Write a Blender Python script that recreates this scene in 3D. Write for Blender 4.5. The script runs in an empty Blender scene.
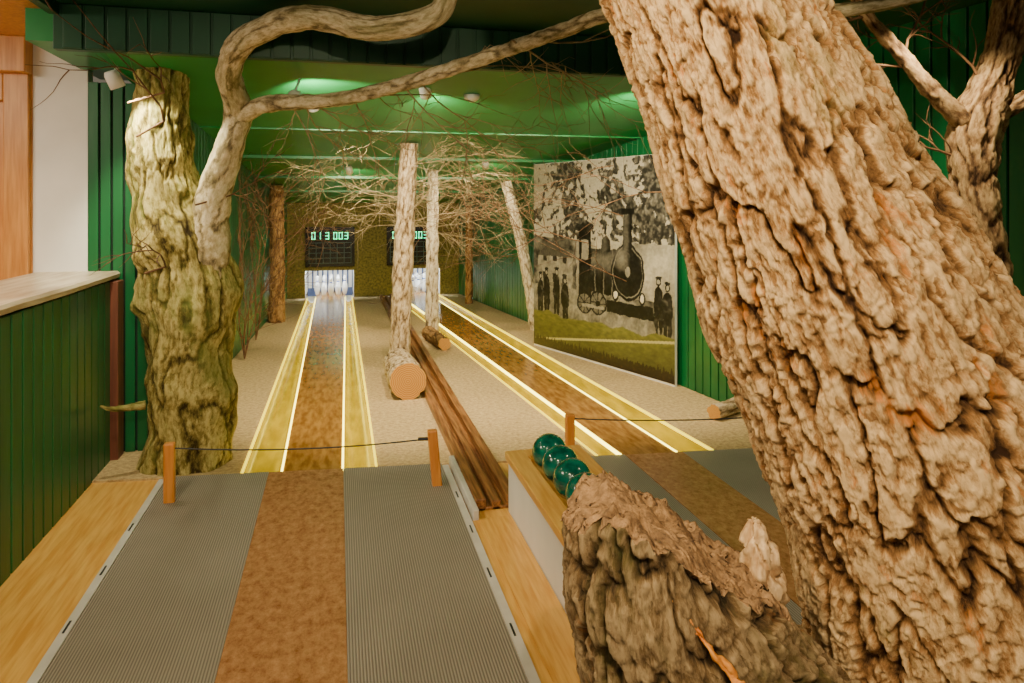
import bpy, math, random
from mathutils import Vector, noise, Matrix
random.seed(7)
scene=bpy.context.scene
COL=scene.collection
CAMH=1.6
YAW=math.atan(174/700)
SY,CY=math.sin(YAW),math.cos(YAW)
def W(l,d,z=0.0):
    """tripod survey frame (lateral, depth, height) -> room axes (X across lanes, Y along lanes)"""
    return Vector((d*SY+l*CY, d*CY-l*SY, z))

# ------------------------------------------------------------------ materials
def new_mat(name):
    m=bpy.data.materials.new(name); m.use_nodes=True
    nt=m.node_tree; b=nt.nodes['Principled BSDF']
    return m,nt,b
def N(nt,t,**kw):
    n=nt.nodes.new(t)
    for k,v in kw.items():
        if k in n.inputs.keys(): n.inputs[k].default_value=v
        else: setattr(n,k,v)
    return n
def ramp(nt,stops,fac=None):
    r=nt.nodes.new('ShaderNodeValToRGB')
    el=r.color_ramp.elements
    while len(el)<len(stops): el.new(0.5)
    for e,(p,c) in zip(el,stops):
        e.position=p; e.color=(c[0],c[1],c[2],1)
    if fac is not None: nt.links.new(fac,r.inputs[0])
    return r
def noise_mat(name,c1,c2,scale=5,rough=.6,stretch=(1,1,1),bump=.0,bscale=40,detail=6,coat=0,lo=.35,hi=.65,nr=.5):
    m,nt,b=new_mat(name)
    tc=N(nt,'ShaderNodeTexCoord'); mp=N(nt,'ShaderNodeMapping'); mp.inputs['Scale'].default_value=stretch
    nt.links.new(tc.outputs['Object'],mp.inputs[0])
    n=N(nt,'ShaderNodeTexNoise',Scale=scale,Detail=detail,Roughness=nr); nt.links.new(mp.outputs[0],n.inputs['Vector'])
    r=ramp(nt,[(lo,c1),(hi,c2)],n.outputs[0]); nt.links.new(r.outputs[0],b.inputs['Base Color'])
    b.inputs['Roughness'].default_value=rough
    if coat: b.inputs['Coat Weight'].default_value=coat
    if bump:
        n2=N(nt,'ShaderNodeTexNoise',Scale=bscale,Detail=4); nt.links.new(mp.outputs[0],n2.inputs['Vector'])
        bp=N(nt,'ShaderNodeBump',Strength=bump,Distance=.01); nt.links.new(n2.outputs[0],bp.inputs['Height'])
        nt.links.new(bp.outputs[0],b.inputs['Normal'])
    return m
def emit_mat(name,c,s):
    m,nt,b=new_mat(name)
    b.inputs['Base Color'].default_value=(*c,1); b.inputs['Emission Color'].default_value=(*c,1)
    b.inputs['Emission Strength'].default_value=s
    return m
def bark_mat(name,dark,mid,light,accent,bump=.6,acc_lo=.62,moss=None,fs=1.0,mlo=.5):
    m,nt,b=new_mat(name)
    at=N(nt,'ShaderNodeAttribute',attribute_name='bh'); co=N(nt,'ShaderNodeAttribute',attribute_name='bco')
    nw=N(nt,'ShaderNodeTexNoise',Scale=30.0*fs,Detail=3.0); nt.links.new(co.outputs['Vector'],nw.inputs['Vector'])
    wv=N(nt,'ShaderNodeVectorMath',operation='MULTIPLY_ADD'); nt.links.new(nw.outputs['Color'],wv.inputs[0]); wv.inputs[1].default_value=(.03/fs,.03/fs,.03/fs); nt.links.new(co.outputs['Vector'],wv.inputs[2])
    vo=N(nt,'ShaderNodeTexVoronoi',Scale=70.0*fs); nt.links.new(wv.outputs[0],vo.inputs['Vector'])
    sv=N(nt,'ShaderNodeSeparateColor'); nt.links.new(vo.outputs['Color'],sv.inputs[0])
    n=N(nt,'ShaderNodeTexNoise',Scale=55.0*fs,Detail=10.0,Roughness=.8); nt.links.new(co.outputs['Vector'],n.inputs['Vector'])
    a1=N(nt,'ShaderNodeMath',operation='MULTIPLY_ADD'); nt.links.new(n.outputs[0],a1.inputs[0]); a1.inputs[1].default_value=2.0; a1.inputs[2].default_value=-1.16
    a2=N(nt,'ShaderNodeMath',operation='MULTIPLY_ADD'); nt.links.new(sv.outputs[0],a2.inputs[0]); a2.inputs[1].default_value=.3; nt.links.new(a1.outputs[0],a2.inputs[2])
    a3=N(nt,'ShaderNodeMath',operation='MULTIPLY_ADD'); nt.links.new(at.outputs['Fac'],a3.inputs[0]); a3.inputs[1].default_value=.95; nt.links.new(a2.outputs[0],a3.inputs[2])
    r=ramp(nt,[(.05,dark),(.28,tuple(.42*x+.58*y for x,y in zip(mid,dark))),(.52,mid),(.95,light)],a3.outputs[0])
    n2=N(nt,'ShaderNodeTexNoise',Scale=12.0,Detail=8.0,Roughness=.75); nt.links.new(co.outputs['Vector'],n2.inputs['Vector'])
    r2=ramp(nt,[(acc_lo,(0,0,0)),(acc_lo+.06,(.7,.7,.7))],n2.outputs[0])
    mix=N(nt,'ShaderNodeMix',data_type='RGBA',blend_type='MIX'); nt.links.new(r2.outputs[0],mix.inputs[0])
    nt.links.new(r.outputs[0],mix.inputs[6]); mix.inputs[7].default_value=(*accent,1)
    out=mix
    if moss:
        n3=N(nt,'ShaderNodeTexNoise',Scale=5.0,Detail=9.0,Roughness=.75); nt.links.new(co.outputs['Vector'],n3.inputs['Vector'])
        r3=ramp(nt,[(mlo,(0,0,0)),(mlo+.14,(.6,.6,.6))],n3.outputs[0])
        mix2=N(nt,'ShaderNodeMix',data_type='RGBA'); nt.links.new(r3.outputs[0],mix2.inputs[0])
        nt.links.new(mix.outputs[2],mix2.inputs[6]); mix2.inputs[7].default_value=(*moss,1); out=mix2
    nt.links.new(out.outputs[2],b.inputs['Base Color']); b.inputs['Roughness'].default_value=.85
    b.inputs['Specular IOR Level'].default_value=.25
    bs=N(nt,'ShaderNodeMath',operation='MULTIPLY_ADD'); nt.links.new(sv.outputs[0],bs.inputs[0]); bs.inputs[1].default_value=.2; nt.links.new(n.outputs[0],bs.inputs[2])
    bp=N(nt,'ShaderNodeBump',Strength=bump,Distance=.012/fs); nt.links.new(bs.outputs[0],bp.inputs['Height'])
    nt.links.new(bp.outputs[0],b.inputs['Normal'])
    return m

M_green=noise_mat('green_paint',(.001,.09,.022),(.003,.135,.036),6,.38,(1,1,.15),.1,30)
M_green_c=noise_mat('green_ceiling_paint',(.004,.2,.045),(.008,.25,.06),2,.42)
M_green_d=noise_mat('green_dark_paint',(.001,.05,.018),(.002,.066,.025),3,.5)
M_groove=noise_mat('groove_dark',(.001,.012,.006),(.002,.016,.008),3,.8)
M_pine=noise_mat('pine',(.64,.3,.05),(.8,.46,.11),9,.33,(6,.5,6),.05,30)
M_pinev=noise_mat('pine_vertical',(.5,.2,.04),(.66,.31,.08),9,.4,(6,6,.4),.05,30)
M_post=noise_mat('orange_wood',(.6,.2,.03),(.72,.29,.05),9,.4,(6,6,.4))
M_brown=noise_mat('brown_linoleum',(.22,.085,.025),(.54,.28,.12),26,.26,(1,.7,1),.08,80,12,0,.34,.68,.8)
M_lane=noise_mat('lane_surface',(.24,.1,.018),(.44,.22,.05),26,.16,(1,.25,1),.02,60)
M_carpet=noise_mat('tan_carpet',(.31,.2,.08),(.66,.48,.23),34,.95,(1,1,1),.35,120,12,0,.34,.62,.75)
M_white=noise_mat('white_paint',(.74,.72,.67),(.82,.8,.75),3,.6)
M_grey_trim=noise_mat('light_grey_trim',(.52,.49,.43),(.64,.61,.55),6,.45)
M_black=noise_mat('black_plastic',(.01,.01,.01),(.018,.018,.018),8,.35)
M_rail=noise_mat('dark_timber',(.12,.04,.01),(.36,.16,.05),7,.42,(8,.5,8),.1,40)
M_gutter=noise_mat('yellow_gutter',(.28,.18,.0),(.5,.34,.0),14,.2,(1,.25,1),.1,20)
_b=M_gutter.node_tree.nodes['Principled BSDF']; _b.inputs['Emission Color'].default_value=(1,.7,.0,1); _b.inputs['Emission Strength'].default_value=.2  # LED glow put into the gutter material as emission
M_olive=noise_mat('olive_wallpaper',(.08,.065,.004),(.22,.18,.02),30,.7,(1,1,1),.1,60)
M_led=emit_mat('led_strip',(1,.84,.12),8)
M_lip_glow=emit_mat('gutter_lip_glow',(1,.76,.02),2.0)  # lit look of the outer gutter lips, painted as emission; no LED there
M_teal=emit_mat('display_teal',(.01,.9,.42),3)
M_screen=noise_mat('display_black',(.004,.006,.006),(.008,.01,.01),8,.2)
M_gridl=noise_mat('display_grid',(.04,.09,.08),(.06,.12,.1),8,.3)
M_lampw=emit_mat('lamp_glow',(1,.95,.8),25)
M_tube=emit_mat('pin_light_tube',(.85,.93,1),110)
M_pin=noise_mat('pin_white',(.82,.82,.82),(.88,.88,.88),3,.25)
M_pinband=noise_mat('pin_band',(.02,.06,.3),(.03,.08,.35),3,.25)
M_cord=noise_mat('dark_cord',(.015,.015,.015),(.03,.03,.03),5,.6)
M_ball=noise_mat('ball_green',(.0,.06,.04),(.005,.19,.13),14,.16,(1,1,1),0,1,5,.4)
M_twig=noise_mat('twig_brown',(.08,.035,.012),(.2,.1,.04),20,.8)
M_twigp=noise_mat('twig_pale',(.24,.17,.085),(.44,.34,.19),20,.8)
M_wood_o=noise_mat('torn_wood_orange',(.5,.14,.01),(.7,.3,.04),12,.6,(3,3,3),.4,40)
M_wood_w=noise_mat('torn_wood_pale',(.42,.24,.1),(.74,.52,.28),22,.7,(3,3,1),.5,40)
M_wood_d=noise_mat('broken_wood_brown',(.09,.045,.018),(.42,.24,.1),26,.8,(1,1,1),1.0,50,12,0,.35,.66,.8)
def rib_mat():
    m,nt,b=new_mat('ribbed_grey_mat')
    tc=N(nt,'ShaderNodeTexCoord'); s=N(nt,'ShaderNodeSeparateXYZ'); nt.links.new(tc.outputs['Object'],s.inputs[0])
    mu=N(nt,'ShaderNodeMath',operation='MULTIPLY'); nt.links.new(s.outputs[0],mu.inputs[0]); mu.inputs[1].default_value=2*math.pi/.011
    si=N(nt,'ShaderNodeMath',operation='SINE'); nt.links.new(mu.outputs[0],si.inputs[0])
    mr=N(nt,'ShaderNodeMapRange'); mr.inputs[1].default_value=-1; mr.inputs[2].default_value=1; nt.links.new(si.outputs[0],mr.inputs[0])
    n=N(nt,'ShaderNodeTexNoise',Scale=3.0,Detail=4.0); nt.links.new(tc.outputs['Object'],n.inputs['Vector'])
    ad=N(nt,'ShaderNodeMath',operation='MULTIPLY_ADD'); nt.links.new(n.outputs[0],ad.inputs[0]); ad.inputs[1].default_value=.4
    nt.links.new(mr.outputs[0],ad.inputs[2])
    r=ramp(nt,[(.1,(.12,.1,.075)),(1.1,(.34,.3,.24))],ad.outputs[0]); nt.links.new(r.outputs[0],b.inputs['Base Color'])
    bp=N(nt,'ShaderNodeBump',Strength=.6,Distance=.003); nt.links.new(mr.outputs[0],bp.inputs['Height']); nt.links.new(bp.outputs[0],b.inputs['Normal'])
    b.inputs['Roughness'].default_value=.45
    return m
M_mat=rib_mat()
def rings_mat():
    m,nt,b=new_mat('cut_end_rings')
    at=N(nt,'ShaderNodeAttribute',attribute_name='ring')
    mu=N(nt,'ShaderNodeMath',operation='MULTIPLY'); nt.links.new(at.outputs['Fac'],mu.inputs[0]); mu.inputs[1].default_value=60
    si=N(nt,'ShaderNodeMath',operation='SINE'); nt.links.new(mu.outputs[0],si.inputs[0])
    r=ramp(nt,[(0,(.5,.2,.03)),(1,(.72,.4,.09))],si.outputs[0]); nt.links.new(r.outputs[0],b.inputs['Base Color']); b.inputs['Roughness'].default_value=.7
    return m
M_rings=rings_mat()
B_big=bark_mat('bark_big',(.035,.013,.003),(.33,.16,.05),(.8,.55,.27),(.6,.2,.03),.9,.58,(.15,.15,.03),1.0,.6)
B_stub=bark_mat('bark_stub',(.022,.013,.004),(.18,.105,.04),(.46,.32,.16),(.32,.12,.025),1.0,.62,(.09,.09,.018))
B_left=bark_mat('bark_left',(.04,.026,.006),(.25,.19,.045),(.58,.48,.18),(.075,.05,.02),.7,.59,(.14,.17,.025),1.0,.47)
B_limb=bark_mat('bark_limb',(.13,.095,.045),(.43,.33,.17),(.72,.61,.4),(.12,.08,.04),.4,.64,(.24,.22,.07))
B_right=bark_mat('bark_right',(.035,.016,.006),(.2,.11,.045),(.42,.28,.13),(.13,.06,.02),.7,.62)
B_grey=bark_mat('bark_grey',(.08,.045,.02),(.36,.25,.13),(.64,.5,.32),(.14,.075,.03),.7,.6)
B_birch=bark_mat('bark_birch',(.12,.08,.04),(.56,.44,.28),(.78,.69,.5),(.08,.05,.03),.5,.6)
B_dark=bark_mat('bark_dark',(.05,.025,.01),(.24,.12,.04),(.4,.23,.09),(.1,.05,.02),.7,.62)

# ------------------------------------------------------------------ mesh helpers
def mesh_obj(name,verts,faces,mats,parent=None,midx=None,smooth=False):
    me=bpy.data.meshes.new(name); me.from_pydata([tuple(v) for v in verts],[],faces)
    if not isinstance(mats,(list,tuple)): mats=[mats]
    for m in mats: me.materials.append(m)
    if midx: me.polygons.foreach_set('material_index',midx)
    if smooth: me.polygons.foreach_set('use_smooth',[True]*len(me.polygons))
    me.update()
    o=bpy.data.objects.new(name,me); COL.objects.link(o)
    if parent: o.parent=parent
    return o
def empty(name):
    e=bpy.data.objects.new(name,None); COL.objects.link(e); e.empty_display_size=.1; return e
class MB:
    def __init__(s): s.v=[];s.f=[];s.m=[];s.sm=[]
    def hexa(s,b,t,mi=0):
        n=len(s.v); s.v+=list(b)+list(t)
        for q in ((3,2,1,0),(4,5,6,7),(0,1,5,4),(1,2,6,5),(2,3,7,6),(3,0,4,7)):
            s.f.append(tuple(n+i for i in q)); s.m.append(mi)
    def box(s,x0,x1,y0,y1,z0,z1,mi=0):
        s.hexa([(x0,y0,z0),(x1,y0,z0),(x1,y1,z0),(x0,y1,z0)],[(x0,y0,z1),(x1,y0,z1),(x1,y1,z1),(x0,y1,z1)],mi)
    def prism(s,poly,z0,z1,mi=0):
        s.hexa([(x,y,z0) for x,y in poly],[(x,y,z1) for x,y in poly],mi)
    def lathe(s,c,prof,n=20,axis=Vector((0,0,1)),mi=0):
        q=Vector((0,0,1)).rotation_difference(axis).to_matrix(); c=Vector(c); base=len(s.v)
        for r,z in prof:
            for j in range(n):
                a=2*math.pi*j/n; s.v.append(tuple(c+q@Vector((r*math.cos(a),r*math.sin(a),z))))
        for i in range(len(prof)-1):
            for j in range(n):
                k=(j+1)%n; s.f.append((base+i*n+j,base+i*n+k,base+(i+1)*n+k,base+(i+1)*n+j)); s.m.append(mi)
    def tube(s,pts,r,n=8,mi=0):
        pts=[Vector(p) for p in pts]; base=len(s.v)
        for i,p in enumerate(pts):
            t=(pts[min(i+1,len(pts)-1)]-pts[max(i-1,0)]).normalized()
            u=t.orthogonal().normalized() if abs(t.z)>.95 else t.cross(Vector((0,0,1))).normalized(); w=t.cross(u)
            for j in range(n):
                a=2*math.pi*j/n; s.v.append(tuple(p+(u*math.cos(a)+w*math.sin(a))*r))
        for i in range(len(pts)-1):
            for j in range(n):
                k=(j+1)%n; s.f.append((base+i*n+j,base+i*n+k,base+(i+1)*n+k,base+(i+1)*n+j)); s.m.append(mi)
        s.f.append(tuple(base+j for j in reversed(range(n)))); s.m.append(mi)
        s.f.append(tuple(base+(len(pts)-1)*n+j for j in range(n))); s.m.append(mi)
    def obj(s,name,mats,parent=None,smooth=False,bevel=0):
        o=mesh_obj(name,s.v,s.f,mats,parent,s.m,smooth)
        if bevel:
            b=o.modifiers.new('bevel','BEVEL'); b.width=bevel; b.segments=2; b.limit_method='ANGLE'
        return o
def catmull(P,R,step):
    out=[];n=len(P)
    for i in range(n-1):
        p0=P[max(i-1,0)];p1=P[i];p2=P[i+1];p3=P[min(i+2,n-1)]
        k=max(2,int((p2-p1).length/step))
        for j in range(k):
            t=j/k
            p=.5*((2*p1)+(p2-p0)*t+(2*p0-5*p1+4*p2-p3)*t*t+(3*p1-p0-3*p2+p3)*t**3)
            out.append((p,R[i]+(R[i+1]-R[i])*(t*t*(3-2*t))))
    out.append((P[-1],R[-1])); return out
def bark_tube(name,nodes,mat,nseg=48,step=.03,amp=.012,scale=14,stretch=.3,seed=0,lump=.08,parent=None,capmat=None,cut=None,fur=4.5,terr=.4,ro=.13,wp=.09,capn=(.98,.75,.5,.25)):
    P=[Vector(n[0]) for n in nodes];R=[n[1] for n in nodes]
    S=catmull(P,R,step); verts=[];bh=[];bco=[];ring=[];faces=[];mi=[];clampd=[]
    rm=sum(R)/len(R)
    s=0;u=None;prev=None; off=Vector((seed*7.3,seed*3.1,seed*1.7))
    for i,(p,r) in enumerate(S):
        t=(S[min(i+1,len(S)-1)][0]-S[max(i-1,0)][0]).normalized()
        if u is None: u=t.orthogonal().normalized()
        u=(u-t*u.dot(t)).normalized(); w=t.cross(u)
        if prev is not None: s+=(p-prev).length
        prev=p
        for j in range(nseg):
            a=2*math.pi*j/nseg; c,sn=math.cos(a),math.sin(a)
            q=Vector((c*rm,sn*rm,s*stretch))+off
            q3=Vector((c*rm,sn*rm,s))+off
            qq=q+noise.noise_vector(q3*scale*.5)*(.2/scale)+noise.noise_vector(q3*scale*2.4)*(wp/scale)
            n1=noise.noise(qq*scale); n2=noise.noise(qq*scale*2.3+Vector((5.2,1.3,8.8)))
            n3=noise.noise(Vector((qq.x*.6,qq.y*.6,q3.z*.9))*scale+Vector((9,4,2)))
            f1=min(1.0,abs(n1)*fur)**.7; f2=min(1.0,abs(n2)*fur*.9)**.8; f3=min(1.0,abs(n3)*9)
            fb=noise.fractal(Vector((qq.x,qq.y,qq.z*1.5))*scale*3.3,.65,2.1,5)
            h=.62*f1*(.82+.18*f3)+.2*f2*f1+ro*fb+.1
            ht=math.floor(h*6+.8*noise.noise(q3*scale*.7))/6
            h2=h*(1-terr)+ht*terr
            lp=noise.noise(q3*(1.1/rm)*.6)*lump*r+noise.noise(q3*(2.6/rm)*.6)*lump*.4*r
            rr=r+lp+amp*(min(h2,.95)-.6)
            v=p+(u*c+w*sn)*rr
            if cut:
                v2=cut(v); clampd.append(v2.z<v.z-1e-5); v=v2
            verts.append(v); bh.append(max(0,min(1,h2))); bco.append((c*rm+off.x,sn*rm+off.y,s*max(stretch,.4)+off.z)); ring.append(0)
    L=len(S)
    for i in range(L-1):
        for j in range(nseg):
            k=(j+1)%nseg; faces.append((i*nseg+j,i*nseg+k,(i+1)*nseg+k,(i+1)*nseg+j))
            mi.append(1 if cut and clampd[i*nseg+j] and clampd[(i+1)*nseg+j] else 0)
    def cap(idx,p,flip):
        base=idx*nseg; st=len(verts)
        fr=capn
        for f in fr:
            for j in range(nseg):
                v=p+(verts[base+j]-p)*f
                if cut and not flip: v=cut(Vector((v.x,v.y,9)))
                verts.append(v); bh.append(.6);bco.append((0,0,0));ring.append(f)
        v=Vector(p)
        if cut and not flip: v=cut(Vector((v.x,v.y,9)))
        verts.append(v);bh.append(.6);bco.append((0,0,0));ring.append(0)
        rows=[base]+[st+q*nseg for q in range(len(fr))]
        for a,b in zip(rows,rows[1:]):
            for j in range(nseg):
                k=(j+1)%nseg; q=(a+j,a+k,b+k,b+j); faces.append(q[::-1] if flip else q); mi.append(1)
        for j in range(nseg):
            k=(j+1)%nseg; q=(rows[-1]+j,rows[-1]+k,st+len(fr)*nseg); faces.append(q[::-1] if flip else q); mi.append(1)
    cap(L-1,S[-1][0],False)
    cap(0,S[0][0],True)
    o=mesh_obj(name,verts,faces,[mat,capmat or mat],parent,mi,True)
    me=o.data
    a=me.attributes.new('bh','FLOAT','POINT'); a.data.foreach_set('value',bh)
    a=me.attributes.new('ring','FLOAT','POINT'); a.data.foreach_set('value',ring)
    a=me.attributes.new('bco','FLOAT_VECTOR','POINT'); a.data.foreach_set('vector',[x for c in bco for x in c])
    return o
def twigs(name,starts,mat,parent=None,r=.006,seed=1,kids=2,depth=2,wob=.22,zmax=None,droop=0.0):
    rnd=random.Random(seed)
    cu=bpy.data.curves.new(name,'CURVE'); cu.dimensions='3D'; cu.bevel_depth=r; cu.bevel_resolution=1
    cu.materials.append(mat)
    def grow(p,d,L,rad,lev):
        n=8; pts=[(p.copy(),rad)]; cur=p.copy(); dr=d.normalized()
        for i in range(n):
            dr=(dr+Vector((rnd.uniform(-1,1),rnd.uniform(-1,1),rnd.uniform(-1,1)))*wob+Vector((0,0,-droop))).normalized()
            nx=cur+dr*L/n
            if zmax is not None and nx.z>zmax(nx.y)-.03: dr.z=-abs(dr.z)*.3; nx=cur+dr*L/n; nx.z=min(nx.z,zmax(nx.y)-.03)
            if nx.z<.02: nx.z=.02
            if nx.y>4.3: nx.x=max(-.98,min(nx.x,3.03-.1215*(nx.y-5.11)-.08))
            cur=nx; pts.append((cur.copy(),rad*(1-.75*(i+1)/n)))
            if lev>0 and rnd.random()<kids/n*1.4:
                side=dr.cross(Vector((rnd.uniform(-1,1),rnd.uniform(-1,1),rnd.uniform(-1,1)))).normalized()
                grow(cur,(dr*.9+side*.8),L*rnd.uniform(.3,.65),rad*.65,lev-1)
        sp=cu.splines.new('POLY'); sp.points.add(len(pts)-1)
        for k,(q,rr) in enumerate(pts): sp.points[k].co=(*q,1); sp.points[k].radius=rr
    for p,d,L in starts: grow(Vector(p),Vector(d),L,1.0,depth)
    o=bpy.data.objects.new(name,cu); COL.objects.link(o)
    if parent: o.parent=parent
    return o

# ------------------------------------------------------------------ room layout
YB=12.5
def Yf(x): return 4.37-.11*x
def lerpx(xn,xf,y,xref=None):
    y0=Yf(xn); return xn+(xf-xn)*(y-y0)/(YB-y0)
def ceilz(y): return 2.47-.1*(y-4.2)
def wallr(y): return 3.03-.1215*(y-5.11)
ZC=2.66
fl=MB()
def strip(a,b,z0,z1,mi,y1=YB):
    (an,af),(bn,bf)=a,b
    ax=lerpx(an,af,y1);bx=lerpx(bn,bf,y1)
    fl.prism([(an,Yf(an)),(bn,Yf(bn)),(bx,y1),(ax,y1)],z0,z1,mi)
G1o,G1i,G2i,G2o=(-.557,-.51),(-.322,-.37),(.023,.12),(.228,.237)
RL,RR=(.70,.70),(.93,.90)
H1o,H1i,H2i,H2o=(1.60,.93),(1.76,1.06),(2.12,1.57),(2.37,1.74)
strip((-1.7,-1.3),G1o,-.16,0,0)
strip(G2o,RL,-.16,0,0)
strip(RR,H1o,-.16,0,0)
strip(H2o,(3.5,2.6),-.16,0,0)
fl.prism([(-1.7,0),(4.0,0),(4.0,Yf(4)),(-1.7,Yf(-1.7))],-.16,-.012,1)   # pine approach
fl.box(-4.5,-1.7,0,5.3,-.16,-.012,1)
fl.box(-1.9,4.0,-.3,14.2,-.24,-.16,1)
fl.obj('floor',[M_carpet,M_pine])
def lane(name,o1,i1,i2,o2):
    e=empty(name)
    b=MB(); yE=YB+.9
    b.prism([(i1[0],Yf(i1[0])),(i2[0],Yf(i2[0])),(lerpx(*i2,yE),yE),(lerpx(*i1,yE),yE)],-.1,.002,0)
    b.obj('lane_bed',[M_lane],e)
    for nm,o,i in (('gutter_left',o1,i1),('gutter_right',o2,i2)):
        vs=[];fs=[];K=12;L=24
        for a in range(L+1):
            for k in range(K+1):
                t=k/K
                xn=o[0]+(i[0]-o[0])*t; xf=o[1]+(i[1]-o[1])*t
                y=Yf(xn)+(YB-Yf(xn))*a/L
                x=xn+(xf-xn)*a/L
                dep=.085*(1-(2*t-1)**2)**.55
                vs.append((x,y,.004-dep))
        for a in range(L):
            for k in range(K):
                fs.append((a*(K+1)+k,a*(K+1)+k+1,(a+1)*(K+1)+k+1,(a+1)*(K+1)+k))
        g=mesh_obj(nm,vs,fs,M_gutter,e,None,True)
        s=MB(); sg=1 if i[0]>o[0] else -1
        s.prism([(i[0]-sg*.011,Yf(i[0])),(i[0]+sg*.001,Yf(i[0])),(i[1]+sg*.001,YB),(i[1]-sg*.009,YB)][::sg],-.014,.007,0)
        s.obj(nm+'_led_strip',[M_led],e)
        s=MB(); s.prism([(o[0]-sg*.006,Yf(o[0])),(o[0]+sg*.006,Yf(o[0])),(o[1]+sg*.006,YB),(o[1]-sg*.006,YB)][::sg],-.02,.008,0)
        s.obj(nm+'_lip',[M_lip_glow],e)
    return e
lane('bowling_lane',G1o,G1i,G2i,G2o)
lane('bowling_lane',H1o,H1i,H2i,H2o)
rt=MB()
for xa,xb,z in ((.70,.76,.05),(.79,.84,.035),(.87,.93,.06)):
    rt.prism([(xa,3.62),(xb,3.62),(xb-.015,12.3),(xa,12.3)],-.1,z,0)
rt.prism([(.70,3.62),(.93,3.62),(.90,12.3),(.70,12.3)],-.14,.005,0)
rt.prism([(.665,3.5),(.698,3.5),(.698,4.3),(.665,4.3)],-.012,.05,1)
rt.obj('ball_return_track',[M_rail,M_grey_trim],bevel=.006)
def approach(name,xm0,xs0,xs1,xm1,ynear):
    e=empty(name)
    b=MB()
    b.prism([(xm0,ynear),(xs0-.002,ynear),(xs0-.002,Yf(xs0)),(xm0,Yf(xm0))],-.012,.004,0)
    b.prism([(xs1+.002,ynear),(xm1,ynear),(xm1,Yf(xm1)),(xs1+.002,Yf(xs1))],-.012,.004,0)
    b.obj('ribbed_mats',[M_mat],e)
    b=MB(); b.prism([(xs0,ynear),(xs1,ynear),(xs1,Yf(xs1)-.01),(xs0,Yf(xs0)-.01)],-.012,.006,0)
    b.obj('delivery_board',[M_brown],e)
    b=MB()
    b.prism([(xm0-.035,ynear),(xm0,ynear),(xm0,Yf(xm0)-.05),(xm0-.035,Yf(xm0)-.05)],-.012,.012,0)
    b.prism([(xm1,ynear),(xm1+.035,ynear),(xm1+.035,Yf(xm1)-.05),(xm1,Yf(xm1)-.05)],-.012,.012,0)
    y=ynear+.2
    while y<3.9:
        for x in (xm0-.024,xm1+.01): b.box(x,x+.008,y,y+.08,.012,.0135,1)
        y+=.42
    b.obj('edge_trims',[M_grey_trim,M_black],e)
approach('approach_mat',-.97,-.40,.03,.62,.2)
approach('approach_mat',1.35,1.78,2.16,2.75,.2)
def planks(name,p0,p1,z0,zt0,zt1,side,bw=.105,mat=M_green,th=.03,back=True):
    b=MB(); a=Vector(p0);c=Vector(p1); L=(c-a).length; d=(c-a)/L; nn=Vector((-d.y,d.x))*side
    k=max(1,round(L/bw)); w=L/k; g=.014
    def q(s0,s1,o0,o1,mi):
        A=a+d*s0+nn*o0;B=a+d*s1+nn*o0;C=a+d*s1+nn*o1;D=a+d*s0+nn*o1
        zA=zt0+(zt1-zt0)*s0/L; zB=zt0+(zt1-zt0)*s1/L
        bt=[(A.x,A.y,z0),(B.x,B.y,z0),(C.x,C.y,z0),(D.x,D.y,z0)]
        tp=[(A.x,A.y,zA),(B.x,B.y,zB),(C.x,C.y,zB),(D.x,D.y,zA)]
        b.hexa(bt,tp,mi)
    q(0,L,-.05,0,1)
    for i in range(k): q(i*w+g/2,(i+1)*w-g/2,.0005,th*.6,0)
    return b.obj(name,[mat,M_groove],bevel=.003)
planks('wall_right',(wallr(0),0),(wallr(4.2),4.2),-.012,ZC,ZC,1)
planks('wall_right',(wallr(4.2),4.2),(wallr(YB),YB),0,ceilz(4.2),ceilz(YB),1)
planks('wall_left',(-1.2,5.02),(-.86,YB),0,ceilz(5.02),ceilz(YB),-1)
planks('wall_left_return',(-1.56,5.02),(-1.2,5.02),-.012,ceilz(5.02),ceilz(5.02),-1,.07)
bw=MB()
def bwbox(x0,x1,z0,z1): bw.box(x0,x1,YB,YB+.06,z0,z1)
P1=(-.55,.27);P2=(.93,1.78)
zt=ceilz(YB)+.02
bwbox(-1.1,P1[0],0,zt);bwbox(P1[1],P2[0],0,zt);bwbox(P2[1],2.4,0,zt);bwbox(P1[0],P1[1],.47,zt);bwbox(P2[0],P2[1],.47,zt)
bw.obj('wall_back',[M_olive])
cl=MB()
cl.hexa([(-1.3,4.2,ceilz(4.2)),(3.3,4.2,ceilz(4.2)),(2.5,YB+.1,ceilz(YB+.1)),(-1.3,YB+.1,ceilz(YB+.1))],
        [(-1.3,4.2,ZC+.1),(3.3,4.2,ZC+.1),(2.5,YB+.1,ceilz(YB)+.2),(-1.3,YB+.1,ceilz(YB)+.2)],0)
cl.box(-1.6,-1.3,4.2,5.4,ceilz(4.2),ZC+.1,0)
cl.box(-1.45,3.9,0,4.2,ZC,ZC+.1,1)
cl.box(-4.5,-1.45,0,5.4,2.64,2.74,2)
for y,dz in ((6.3,.012),(7.7,.03),(9.2,.03),(10.7,.03)):
    cl.box(-1.2,wallr(y)-.02,y,y+.06,ceilz(y)-dz,ceilz(y)-.001,0)
cl.obj('ceiling',[M_green_c,M_green_d,M_pinev])
tb=MB()
tb.box(-1.45,3.2,4.14,4.2,2.42,ZC,0)
x=-1.40
while x<3.1: tb.box(x,x+.09,4.125,4.14,2.425,ZC-.005,0); x+=.105
tb.box(-1.47,-1.42,0,4.14,2.6,ZC,0)
tb.obj('trim_fascia',[M_green_d],bevel=.003)
planks('wall_half_left',(-1.40,.3),(-1.40,4.97),-.012,1.12,1.12,-1,.115)
lv=[];lf=[];n=60
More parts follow.
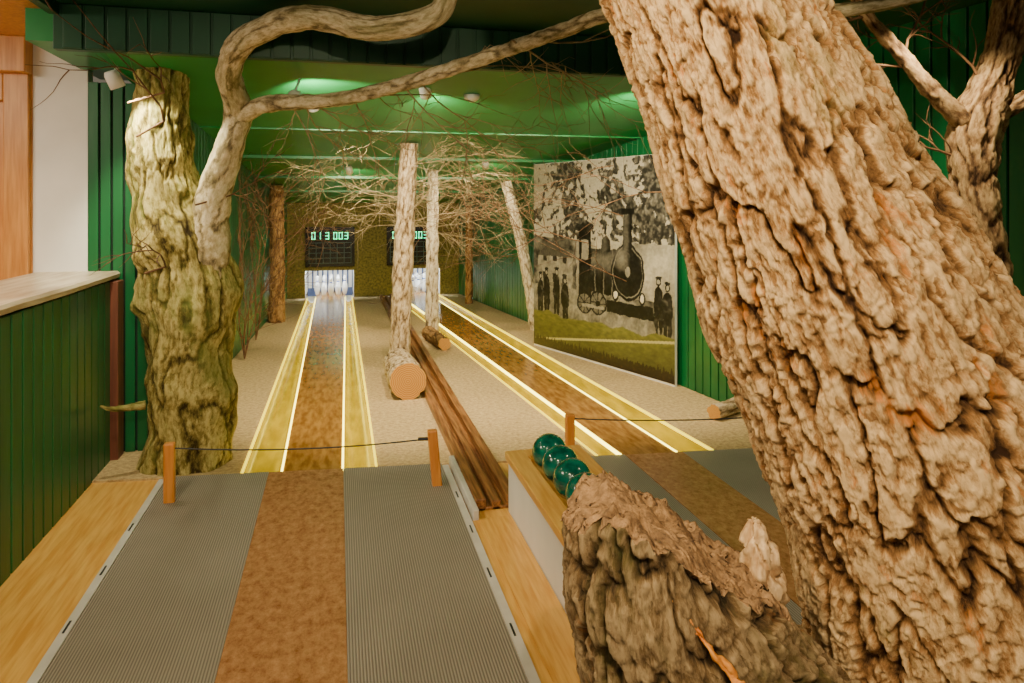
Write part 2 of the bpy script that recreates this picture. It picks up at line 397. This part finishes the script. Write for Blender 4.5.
for i in range(n+1):
    y=.3+4.72*i/n
    e=-1.365+.03*noise.noise(Vector((y*1.3,0,0)))+.012*noise.noise(Vector((y*6,3,0)))
    for (x,z) in ((-1.85,1.125),(e-.03,1.125),(e,1.135),(e+.005,1.16),(e-.012,1.175),(-1.85,1.175)): lv.append((x,y,z))
for i in range(n):
    for k in range(6):
        k2=(k+1)%6; lf.append((i*6+k,i*6+k2,(i+1)*6+k2,(i+1)*6+k))
lf.append(tuple(range(5,-1,-1))); lf.append(tuple(n*6+k for k in range(6)))
mesh_obj('live_edge_ledge',lv,lf,noise_mat('pale_slab',(.5,.38,.24),(.74,.64,.48),6,.35,(4,.5,4),.05,30))
cp=MB(); cp.box(-1.40,-1.34,4.86,4.985,-.012,1.12,0); cp.obj('brown_corner_post',[noise_mat('red_brown_wood',(.12,.035,.02),(.2,.06,.03),9,.5,(6,6,.4))],bevel=.006)
wl=MB(); wl.box(-1.87,-1.56,5.02,5.12,-.012,2.64,0); wl.obj('wall_white',[M_white])
wp=MB(); wp.box(-4.5,-1.87,5.02,5.12,-.012,2.64,0)
for x0,x1,z0,z1 in ((-2.02,-1.88,0,2.5),(-3.0,-2.02,2.25,2.5),(-3.0,-2.02,0,.2),(-3.15,-3.0,0,2.5)): wp.box(x0,x1,4.98,5.02,z0,z1,0)
wp.box(-4.5,-1.87,4.9,5.02,2.42,2.64,0)
wp.obj('wall_pine',[M_pinev],bevel=.006)

# ------------------------------------------------------------------ scoreboards and pins
SEG={'0':'abcdef','1':'bc','3':'abgcd','G':'acdef','2':'abged'}
def digit(b,x,z,w,h,ch,y):
    t=w*.2
    segs={'a':(x,x+w,z+h-t,z+h),'d':(x,x+w,z,z+t),'g':(x,x+w,z+h/2-t/2,z+h/2+t/2),
      'f':(x,x+t,z+h/2,z+h),'e':(x,x+t,z,z+h/2),'b':(x+w-t,x+w,z+h/2,z+h),'c':(x+w-t,x+w,z,z+h/2)}
    for s in SEG[ch]:
        a=segs[s]; b.box(a[0],a[1],y-.006,y,a[2],a[3],0)
def scoreboard(xc,txt,wd=.78):
    e=empty('score_display'); z0,z1=.56,1.2; y=YB
    b=MB(); b.box(xc-wd/2,xc+wd/2,y-.06,y-.001,z0,z1,0)
    b.box(xc-wd/2-.02,xc+wd/2+.02,y-.07,y-.001,z1,z1+.02,0); b.box(xc-wd/2-.02,xc+wd/2+.02,y-.07,y-.001,z0-.02,z0,0)
    b.box(xc-wd/2-.02,xc-wd/2,y-.07,y-.001,z0-.02,z1+.02,0); b.box(xc+wd/2,xc+wd/2+.02,y-.07,y-.001,z0-.02,z1+.02,0)
    b.obj('housing',[M_screen],e)
    b=MB(); x=xc-wd/2+.08; w=.062
    for ch in txt:
        if ch==' ': x+=w*.7; continue
        digit(b,x,z1-.19,w,.12,ch,y-.062); x+=w+.03
    b.obj('led_digits',[M_teal],e)
    g=MB()
    for i in range(7): xx=xc-wd/2+.04+(wd-.08)*i/6; g.box(xx-.004,xx+.004,y-.064,y-.06,z0+.04,z1-.25,0)
    for i in range(5): zz=z0+.04+(z1-z0-.29)*i/4; g.box(xc-wd/2+.04,xc+wd/2-.04,y-.065,y-.06,zz-.004,zz+.004,0)
    g.obj('lamp_grid',[M_gridl],e)
scoreboard(-.13,'01 3 003'); scoreboard(1.24,'G0 2 003')
prof=[(0,0),(.028,0),(.033,.02),(.05,.1),(.052,.135),(.04,.19),(.022,.235),(.02,.25),(.03,.275),(.034,.295),(.027,.32),(.012,.335),(0,.338)]
def pins(xc):
    e=empty('ninepin_set'); b=MB(); s=.165
    for i,row in enumerate((1,2,3,2,1)):
        for j in range(row):
            x=xc+(j-(row-1)/2)*s*1.45; y=YB+.14+i*.15
            b.lathe((x,y,.003),prof,16)
            b.lathe((x,y,.003),[(.0225,.222),(.0225,.236),(.0215,.25)],16,mi=1)
    b.obj('pins',[M_pin,M_pinband],e,True)
def pit(xc,w):
    e=empty('pin_pit'); b=MB()
    x0,x1=xc-w/2,xc+w/2; y0,y1=YB+.062,YB+1.1
    b.box(x0-.03,x0,y0,y1,0,.6,0);b.box(x1,x1+.03,y0,y1,0,.6,0);b.box(x0,x1,y1,y1+.03,-.12,.6,1);b.box(x0-.03,x1+.03,y0,y1+.03,.6,.63,0)
    b.box(x0-.03,x1+.03,y0,y1,-.155,-.105,0)
    for k in range(9): xx=x0+(k+.5)*w/9; b.box(xx-.03,xx+.03,y1-.03,y1,.05,.6,0)
    b.obj('pit_box',[M_white,noise_mat('pit_curtain',(.06,.09,.2),(.12,.16,.3),6,.7)],e)
    t=MB(); t.tube([(x0+.05,YB+.12,.56),(x1-.05,YB+.12,.56)],.018,10); t.obj('light_tube',[M_tube],e)
pit(-.14,.82);pit(1.355,.85)
pins(-.12);pins(1.30)

# ------------------------------------------------------------------ rope posts
def post_pair(name,a,b,h,drop=.03):
    e=empty(name)
    for k,(p,lean) in enumerate((a,b)):
        m=MB(); x,y=p; w=.028; q=.022
        m.hexa([(x-w,y-q,-.012),(x+w,y-q,-.012),(x+w,y+q,-.012),(x-w,y+q,-.012)],[(x-w+lean,y-q,h),(x+w+lean,y-q,h),(x+w+lean,y+q,h),(x-w+lean,y+q,h)],0)
        m.obj('post_%d'%(k+1),[M_post],e,bevel=.008)
    (pa,la),(pb,lb)=a,b
    m=MB(); A=Vector((pa[0]+la+.02,pa[1],h-.03));B=Vector((pb[0]+lb-.02,pb[1],h-.05))
    m.tube([A+(B-A)*t-Vector((0,0,drop*4*t*(1-t))) for t in [i/12 for i in range(13)]],.004,6)
    m.tube([B,B-(B-A).normalized()*.06],.010,8)
    m.obj('cord',[M_cord],e)
post_pair('cord_barrier',((-.88,4.1),.0),((.55,3.98),-.03),.32)
post_pair('cord_barrier',((1.40,4.14),.0),((2.72,3.95),.0),.3,.02)

# ------------------------------------------------------------------ ball rack
e=empty('ball_rack')
b=MB(); b.box(.87,1.26,1.9,3.58,-.012,.26,0)
b.obj('cabinet',[M_white],e,bevel=.004)
b=MB(); b.box(.855,.955,1.88,3.6,.26,.30,0); b.box(1.13,1.27,1.88,3.6,.26,.30,0); b.box(.955,1.13,3.5,3.6,.26,.30,0); b.box(.955,1.13,1.9,3.5,.26,.268,0)
b.obj('pine_top',[M_pine],e,bevel=.006)
e=empty('bowling_balls')
for i,y in enumerate((3.38,3.203,3.026,2.849)):
    bpy.ops.mesh.primitive_uv_sphere_add(segments=40,ring_count=24,radius=.088,location=(1.035,y,.357))
    o=bpy.context.object; o.name='ball_%d'%(i+1); o.parent=e; o.data.materials.append(M_ball)
    o.rotation_euler=(i*1.1,i*.7,0)
    for p in o.data.polygons: p.use_smooth=True
pl=MB(); pl.box(.70,.865,.2,3.5,-.012,.003); pl.box(.655,.70,.2,3.49,-.012,.0); pl.obj('trim_pine_strip',[M_pine])

# ------------------------------------------------------------------ mural
A=W(.25,8.0);B=W(1.43,6.15); H=2.06
pw=(B-A).length; ux=(B-A).normalized(); nrm=Vector((ux.y,-ux.x,0))
e=empty('photo_mural_panel')
NX,NZ=330,320; vs=[];fs=[];cols=[]
def fb(x,y,s,k=5): return noise.fractal(Vector((x*s,y*s,1.3)),.9,2.0,k)
def pic(u,v):
    sky=.78-.2*v
    u0,v0=u,v
    u=u+.006*fb(u,v,22,3); v=v+.006*fb(u+4,v,22,3)
    leaf=fb(u,v*1.1,5,3)*.9+fb(u+3,v,30,3)*.9
    cover=.02+.4*max(0,u-.3)+.5*max(0,.66-v)+.2*max(0,v-.8)
    g=sky if leaf+cover<.12 else .12+.3*max(0,fb(u,v,50,2)+.3)
    if v<.6 and u>.36: g=.55+.2*fb(u,v,7,4)+.05*fb(u,v,40,2)     # drifting steam
    if v<.6 and u<=.36:
        g=.25+.3*fb(u,v,18,4)+.08
        if .04<u<.33 and .36<v<.5+.1*(1-abs(u-.18)/.15):
            g=.5+.12*fb(u,v,26,3)
            if (u*24)%2<.8 and (v*17)%2<1.0: g=.14
            if v>.5: g=.25
    if v<.34: g=.5-.3*abs(fb(u,v,6,4))+.08*fb(u,v,50,2)
    def blob(cx,cz,rx,rz): return ((u-cx)/rx)**2+((v-cz)/rz)**2
    lo=None
    # boiler running back-left, with dome, cab behind
    if .46<u<.70 and .34<v<.56: lo=.05+.3*max(0,math.cos((v-.50)*14))**3
    for bx in (.50,.56,.62):
        if abs(u-bx)<.004 and .34<v<.56: lo=.35
    if abs(u-.575)<.03 and .55<v<.63-.8*abs(u-.575): lo=.08+.2*max(0,math.cos((u-.565)*60))
    if .38<u<.47 and .30<v<.66: lo=.06 if not(.40<u<.45 and .5<v<.6) else .5
    if .36<u<.485 and .655<v<.68: lo=.1
    if blob(.72,.46,.105,.135)<1: lo=.05+.4*max(0,1-blob(.68,.52,.06,.07))
    if .86<blob(.72,.46,.098,.126)<.96: lo=.42
    if blob(.72,.46,.02,.025)<1: lo=.5
    if abs(u-.72)<.028-.1*max(0,v-.7) and .56<v<.74: lo=.04+.25*max(0,math.cos((u-.71)*60))
    if abs(u-.72)<.042 and .73<v<.755: lo=.04
    if .58<u<.88 and .255<v<.315: lo=.04
    for cx in (.64,.81):
        if blob(cx,.345,.02,.03)<1: lo=.8 if blob(cx,.345,.012,.02)<1 else .08
    for cx,cz,r in ((.42,.28,.055),(.52,.29,.06),(.92,.27,.04)):
        q=blob(cx,cz,r,r)
        if q<1: lo=.05 if q>.74 or abs(math.sin(4*math.atan2(v-cz,u-cx)))<.28 or q<.05 else .33
    if .40<u<.56 and abs(v-.27)<.008: lo=.5
    if lo is not None: g=lo+.06*fb(u,v,40,3)
    for cx,hh,wd in ((.06,.0,.026),(.115,.025,.03),(.2,.03,.028),(.27,-.01,.032),(.91,.05,.028),(.96,.03,.03)):
        if blob(cx,.29+hh,wd,.075)<1 or blob(cx-.012,.22+hh,wd*.4,.07)<1 or blob(cx+.014,.22+hh,wd*.4,.07)<1 or blob(cx,.385+hh,.013,.019)<1 or blob(cx,.403+hh,.017,.006)<1:
            g=.06+.25*max(0,fb(u,v,35,2))
            if blob(cx,.384+hh,.010,.012)<.8: g=.55
    g=max(.02,min(1,g+.06*fb(u,v,95,2))); c=Vector((g*1.03,g*.97,g*.84))
    u,v=u0,v0
    edge=.19+.02*fb(u,0,8,3)
    if v<edge:
        gr=.5+.5*fb(u,v*2.5,30,4); c=Vector((.52,.51,.22))*(.6+.3*gr)*(.5+v*2.2)
        d=abs(v-(.03+.15*u))
        if d<.006: c=Vector((.66,.62,.4))
    if v<.05+.03*noise.noise(Vector((u*90,0,0))): c=Vector((.16,.11,.05))*(.6+.6*abs(fb(u,v,60,2)))
    return c
for j in range(NZ+1):
    for i in range(NX+1):
        u=i/NX;v=j/NZ; p=A+ux*(pw*u); vs.append((p.x,p.y,.02+(H-.02)*v)); cols+=[*pic(u,v),1]
for j in range(NZ):
    for i in range(NX): k=j*(NX+1)+i; fs.append((k,k+1,k+NX+2,k+NX+1))
m,nt,bs=new_mat('mural_print'); at=N(nt,'ShaderNodeAttribute',attribute_name='pic')
gm=N(nt,'ShaderNodeGamma',Gamma=1.9); nt.links.new(at.outputs['Color'],gm.inputs[0]); nt.links.new(gm.outputs[0],bs.inputs['Base Color']); bs.inputs['Roughness'].default_value=.45
po=mesh_obj('print',vs,fs,m,e); a=po.data.attributes.new('pic','FLOAT_COLOR','POINT'); a.data.foreach_set('color',cols)
b=MB(); A2=A-nrm*.003;B2=B-nrm*.003;C2=B-nrm*.03;D2=A-nrm*.03
b.hexa([(q.x,q.y,.0) for q in (A2,B2,C2,D2)],[(q.x,q.y,H+.003) for q in (A2,B2,C2,D2)]); b.obj('backing_board',[M_white],e)

# ------------------------------------------------------------------ trees
T=empty('leaning_oak_trunk')
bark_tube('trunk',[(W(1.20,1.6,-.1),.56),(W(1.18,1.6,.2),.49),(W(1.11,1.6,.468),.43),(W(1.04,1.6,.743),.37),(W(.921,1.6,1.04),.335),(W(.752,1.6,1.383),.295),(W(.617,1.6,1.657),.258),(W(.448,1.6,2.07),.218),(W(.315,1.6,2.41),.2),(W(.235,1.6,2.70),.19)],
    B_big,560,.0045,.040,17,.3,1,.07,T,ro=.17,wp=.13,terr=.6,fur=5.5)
def broken_top(v):
    l=v.x*CY-v.y*SY
    zp=(1.0-.62*max(0,l-.2)-.45*max(0,.2-l)+.035*noise.noise(Vector((v.x*11,v.y*11,2)))
        +.022*noise.noise(Vector((v.x*32,v.y*32,5)))+.012*noise.noise(Vector((v.x*80,v.y*80,7))))
    return Vector((v.x,v.y,min(v.z,zp)))
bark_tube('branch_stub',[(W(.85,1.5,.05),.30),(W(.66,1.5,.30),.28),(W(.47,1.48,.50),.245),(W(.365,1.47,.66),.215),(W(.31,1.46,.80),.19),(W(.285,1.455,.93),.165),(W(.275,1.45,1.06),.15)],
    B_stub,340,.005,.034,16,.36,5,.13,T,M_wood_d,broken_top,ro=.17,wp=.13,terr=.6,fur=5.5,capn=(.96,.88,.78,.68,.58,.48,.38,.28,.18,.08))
bark_tube('torn_wood_pale',[(W(.56,1.52,.70),.03),(W(.545,1.5,.78),.035),(W(.53,1.49,.85),.033),(W(.52,1.49,.90),.022),(W(.515,1.49,.93),.006)],M_wood_w,40,.006,.03,30,.3,3,.4,T)
bark_tube('torn_wood_strip',[(W(.29,1.30,.87),.003),(W(.35,1.262,.81),.006),(W(.40,1.25,.75),.008),(W(.46,1.247,.70),.007),(W(.52,1.265,.66),.003)],M_wood_o,24,.008,.016,40,.3,4,.5,T)
bark_tube('torn_knob',[(W(1.0,1.62,1.26),.07),(W(1.05,1.62,1.34),.05),(W(1.09,1.62,1.41),.02),(W(1.10,1.62,1.43),.006)],M_wood_w,40,.006,.03,30,.3,6,.4,T)

T=empty('gnarled_tree')
lt=[(W(-2.0,4.36,-.03),.28),(W(-2.01,4.36,.15),.255),(W(-2.02,4.36,.386),.235),(W(-2.02,4.36,.7),.25),(W(-2.01,4.36,1.0),.275),(W(-2.05,4.36,1.29),.25),(W(-2.15,4.36,1.60),.2),(W(-2.19,4.38,2.0),.17),(W(-2.2,4.4,2.47),.165)]
bark_tube('trunk',lt,B_left,220,.010,.026,12,.3,11,.34,T,ro=.18)
rs=[(W(-1.93,4.34,.9),.13),(W(-1.89,4.34,1.3),.14),(W(-1.86,4.34,1.6),.105),(W(-1.744,4.3,1.94),.085),(W(-1.66,4.25,2.17),.082),(W(-1.62,4.0,2.36),.068),(W(-1.43,3.78,2.50),.066),(W(-1.07,3.6,2.565),.066),(W(-.66,3.45,2.47),.06),(W(-.374,3.4,2.52),.055),(W(-.30,3.35,2.65),.05)]
bark_tube('limb_upper',rs,B_limb,90,.012,.004,14,.3,13,.14,T)
rb=[(W(-1.68,4.27,2.13),.06),(W(-1.45,4.15,2.2),.05),(W(-1.05,4.02,2.2),.042),(W(-.616,3.85,2.26),.04),(W(-.164,3.6,2.35),.036),(W(.226,3.3,2.42),.034),(W(.478,3.1,2.455),.033),(W(.89,3.0,2.45),.032),(W(1.255,2.9,2.40),.03),(W(1.57,2.8,2.42),.025),(W(1.8,2.8,2.5),.02)]
bark_tube('limb_lower',rb,B_limb,60,.012,.003,16,.3,14,.14,T)
bark_tube('broken_twig_stub',[(W(-2.2,4.2,.40),.025),(W(-2.33,4.1,.405),.016),(W(-2.40,4.08,.43),.006)],B_left,20,.02,.006,20,.3,15,.2,T)
st=[]
for p,d,L in ((W(-1.3,4.1,2.2),(.3,.2,-.4),.5),(W(-1.15,4.05,2.2),(.6,.3,-.4),.55),(W(-.9,4.0,2.2),(.2,.5,-.6),.6),(W(-.6,3.85,2.26),(.6,-.1,-.5),.8),(W(-.3,3.7,2.3),(.8,.5,.1),.9),(W(0,3.4,2.4),(.9,.3,-.3),1.0),(W(-.9,4.0,2.2),(1,.5,.3),1.2),(W(.1,3.4,2.4),(1,.1,.1),1.1),(W(-1.2,4.05,2.2),(.2,.8,-.3),1.0),(W(-.5,3.8,2.27),(.5,.9,-.3),1.2)): st.append((p,d,L))
twigs('twigs',st,M_twigp,T,.0055,3,4,2,.2,ceilz)
st=[(W(-2.25,4.1,2.2),(-.3,-.6,.5),.9),(W(-2.2,4.1,2.0),(-.5,-.8,.6),1.0),(W(-2.15,4.1,1.2),(-.4,-.3,.5),.5),(W(-1.9,4.2,1.6),(.7,.2,.1),.6)]
twigs('twigs_left',st,M_twig,T,.007,9,3,2,.2)

T=empty('right_side_tree')
bark_tube('trunk',[(W(2.3,3.3,-.02),.17),(W(2.27,3.3,.4),.14),(W(2.23,3.3,.92),.12),(W(2.206,3.3,1.39),.1),(W(2.17,3.3,1.72),.095),(W(2.19,3.3,2.0),.105),(W(2.3,3.3,2.28),.075),(W(2.36,3.3,2.66),.065)],B_right,130,.012,.026,16,.35,21,.2,T,ro=.2)
bark_tube('limb_left',[(W(2.18,3.3,1.96),.055),(W(1.97,3.25,2.11),.04),(W(1.76,3.2,2.31),.032),(W(1.59,3.15,2.46),.025),(W(1.5,3.15,2.65),.02)],B_right,40,.012,.008,16,.35,22,.2,T)
bark_tube('limb_right',[(W(2.24,3.28,2.0),.05),(W(2.4,3.2,2.12),.035),(W(2.55,3.1,2.3),.028)],B_right,40,.012,.008,16,.35,23,.2,T)
twigs('twigs',[(W(1.9,3.2,2.2),(-.8,.2,.2),.7),(W(1.76,3.2,2.31),(-.5,.1,.6),.5),(W(1.6,3.15,2.45),(-.8,0,-.1),.6),(W(2.2,3.3,2.2),(-.4,.2,.7),.5),(W(1.8,3.2,2.3),(.3,.1,.6),.5),(W(2.15,3.3,1.8),(-.7,.2,.4),.6)],M_twig,T,.007,5,3,2,.22)

def small_tree(name,nodes,mat,seed,tw,tmat=M_twig,n=56,tr=.005):
    T=empty(name); bark_tube('trunk',nodes,mat,n,.03,.014,18,.35,seed,.14,T,ro=.2)
    if tw: twigs('twigs',tw,tmat,T,tr,seed,4,2,.18,ceilz)
    return T
rnd=random.Random(4)
def rtw(l,d,z0,z1,k,L,bias=(0,0,0)):
    o=[]
    for _ in range(k):
        a=rnd.uniform(0,2*math.pi); o.append((W(l,d,rnd.uniform(z0,z1)),Vector((math.cos(a),math.sin(a)*.6,rnd.uniform(-.2,.4)))+Vector(bias),L*rnd.uniform(.6,1.2)))
    return o
small_tree('slender_trunk',[(W(-1.10,6.8,.0),.105),(W(-1.08,6.8,.5),.095),(W(-1.05,6.8,1.2),.095),(W(-1.02,6.8,1.8),.085),(W(-1.0,6.8,ceilz(W(-1,6.8).y)-.01),.08)],B_grey,31,rtw(-1.04,6.8,1.35,2.1,14,1.1),M_twigp)
small_tree('birch_tree',[(W(-.985,8.6,0),.085),(W(-.98,8.6,.7),.075),(W(-.975,8.6,1.4),.07),(W(-.97,8.6,ceilz(W(-.97,8.6).y)-.01),.06)],B_birch,32,rtw(-.98,8.6,1.2,1.9,12,1.1),M_twigp)
small_tree('birch_tree',[(W(.31,9.0,0),.08),(W(.22,9.0,.6),.075),(W(.08,9.0,1.3),.07),(W(-.08,9.0,1.9),.065)],B_birch,33,rtw(.1,9.0,.9,1.8,12,1.1,(-.5,-.2,0)))
small_tree('dark_slim_tree',[(W(-3.22,9.57,0),.11),(W(-3.21,9.57,.9),.095),(W(-3.22,9.57,ceilz(W(-3.2,9.57).y)-.02),.095)],B_dark,34,rtw(-3.2,9.57,1.1,1.8,8,.9,(.4,-.3,0)))
small_tree('dark_slim_tree',[(W(-.7,11.4,0),.06),(W(-.7,11.4,1.0),.055),(W(-.7,11.4,1.6),.05)],B_dark,35,rtw(-.7,11.4,.8,1.5,8,.8))
T=empty('bare_shrub')
twigs('stems',[(W(-2.75,7.2,.02),(.1+.1*k,-.1,1.2),1.6) for k in range(-2,3)]+[(W(-3.0,8.2,.02),(.05*k,0,1.2),1.5) for k in range(4)],M_twig,T,.007,41,4,2,.16,ceilz)
T=empty('bare_shrub')
twigs('stems',[(W(.9,6.2,1.95),(-.6,.3,-.2),1.1),(W(1.0,6.3,1.5),(-.8,.3,.2),1.1),(W(.6,5.5,1.3),(-1,.4,.1),1.2),(W(.9,5.5,1.0),(-1,.3,.3),1.3),(W(1.2,5.4,1.7),(-1,.2,.1),1.3)],M_twig,T,.005,44,4,2,.2,ceilz)
def log(name,a,ra,b,rb,mat,seed,n=80):
    bark_tube(name,[(a,ra),((Vector(a)+Vector(b))/2,(ra+rb)/2),(b,rb)],mat,n,.02,.016,16,.4,seed,.06,None,M_rings)
log('cut_log',W(-1.06,6.5,.135),.13,W(-.855,5.75,.15),.15,B_grey,51)
log('fallen_log',W(-1.0,8.35,.08),.08,W(-.74,7.7,.07),.07,B_dark,52)
log('bark_log',W(1.74,5.40,.06),.055,W(1.50,5.2,.06),.055,B_grey,54)

# ------------------------------------------------------------------ fixtures
WARM=(1,.84,.56)
def spot_fix(name,loc,aim,power,size=math.radians(70),col=WARM,blend=.5):
    e=empty(name); loc=Vector(loc); d=(Vector(aim)-loc).normalized()
    b=MB(); b.lathe(loc-d*.1,[(0,0),(.03,0),(.04,.02),(.042,.1),(.036,.1),(.034,.04)],20,d,0)
    b.tube([loc-d*.08,Vector((loc.x,loc.y,loc.z+.12))],.008,8,0)
    b.obj('housing',[M_white],e,True)
    b=MB(); b.lathe(loc-d*.06,[(0,.0),(.03,0)],20,d,0); b.obj('bulb',[M_lampw],e)
    L=bpy.data.lights.new(name+'_light','SPOT'); L.energy=power; L.spot_size=size; L.color=col; L.shadow_soft_size=.03; L.spot_blend=blend
    o=bpy.data.objects.new('light',L); COL.objects.link(o); o.location=loc+d*.01; o.rotation_euler=d.to_track_quat('-Z','Y').to_euler(); o.parent=e
def area(name,loc,aim,power,sx,sy,col=WARM):
    L=bpy.data.lights.new(name,'AREA'); L.shape='RECTANGLE'; L.size=sx; L.size_y=sy; L.energy=power; L.color=col
    o=bpy.data.objects.new(name,L); COL.objects.link(o); o.location=loc; d=(Vector(aim)-Vector(loc)).normalized(); o.rotation_euler=d.to_track_quat('-Z','Y').to_euler()
spot_fix('ceiling_spotlight',W(-2.25,4.0,2.27),W(-1.95,4.4,1.3),65,math.radians(110),(1,.94,.66))
spot_fix('ceiling_spotlight',W(-1.5,5.3,2.32),W(-1.4,6.6,.3),190,math.radians(120))
spot_fix('ceiling_spotlight',W(-.6,4.9,2.36),W(-.3,7.2,.0),200,math.radians(130))  # this and the next three spots are added to brighten the lane area
spot_fix('ceiling_spotlight',W(.9,4.9,2.36),W(.9,7.0,.6),190,math.radians(120))
spot_fix('ceiling_spotlight',W(-1.9,8.2,1.98),W(-1.8,10.0,.2),95,math.radians(130))
spot_fix('ceiling_spotlight',W(-.3,8.0,2.03),W(-.3,10.0,.2),95,math.radians(130))
spot_fix('ceiling_spotlight',W(-1.35,4.45,2.28),W(-.7,8.0,2.2),60,math.radians(120),(1,.92,.7))  # spot added to wash the sloping ceiling with light
spot_fix('ceiling_spotlight',(-.55,1.1,2.5),(1.6,1.6,1.4),130,math.radians(95),(1,.8,.5))
spot_fix('ceiling_spotlight',(-1.1,2.2,2.5),(-1.3,3.7,.0),130,math.radians(100))
spot_fix('ceiling_spotlight',(.15,-.3,2.5),(.6,3.0,.2),215,math.radians(90),(1,.82,.54))
spot_fix('ceiling_spotlight',(2.4,2.4,2.5),(2.9,2.7,.9),85,math.radians(110))
area('front_fill_light',(-.9,-.6,2.4),(1.2,3,1.0),24,1.6,1.0)  # unseen fill added behind the camera, no fixture
area('side_room_light',(-2.8,3.2,2.55),(-2.4,3.6,0),60,1.0,1.0,(1,.86,.64))
s=W(-.29,5.05); zc=ceilz(s.y)
b=MB(); b.lathe((s.x,s.y,zc-.045),[(0,0),(.03,.0),(.045,.012),(.055,.02),(.058,.045),(0,.046)],28); b.lathe((s.x,s.y,zc-.052),[(0,0),(.018,0),(.02,.008)],16,mi=0)
b.obj('smoke_detector',[M_white],smooth=True)

w=bpy.data.worlds.new('World'); scene.world=w; w.use_nodes=True
w.node_tree.nodes['Background'].inputs[0].default_value=(1,.85,.6,1); w.node_tree.nodes['Background'].inputs[1].default_value=.16
cam=bpy.data.cameras.new('Camera'); co=bpy.data.objects.new('Camera',cam); COL.objects.link(co)
co.location=(0,0,CAMH); co.rotation_euler=(math.pi/2,0,-YAW); cam.sensor_width=36; cam.lens=700/1024*36; cam.shift_y=-136.5/1024; cam.clip_start=.05
scene.camera=co
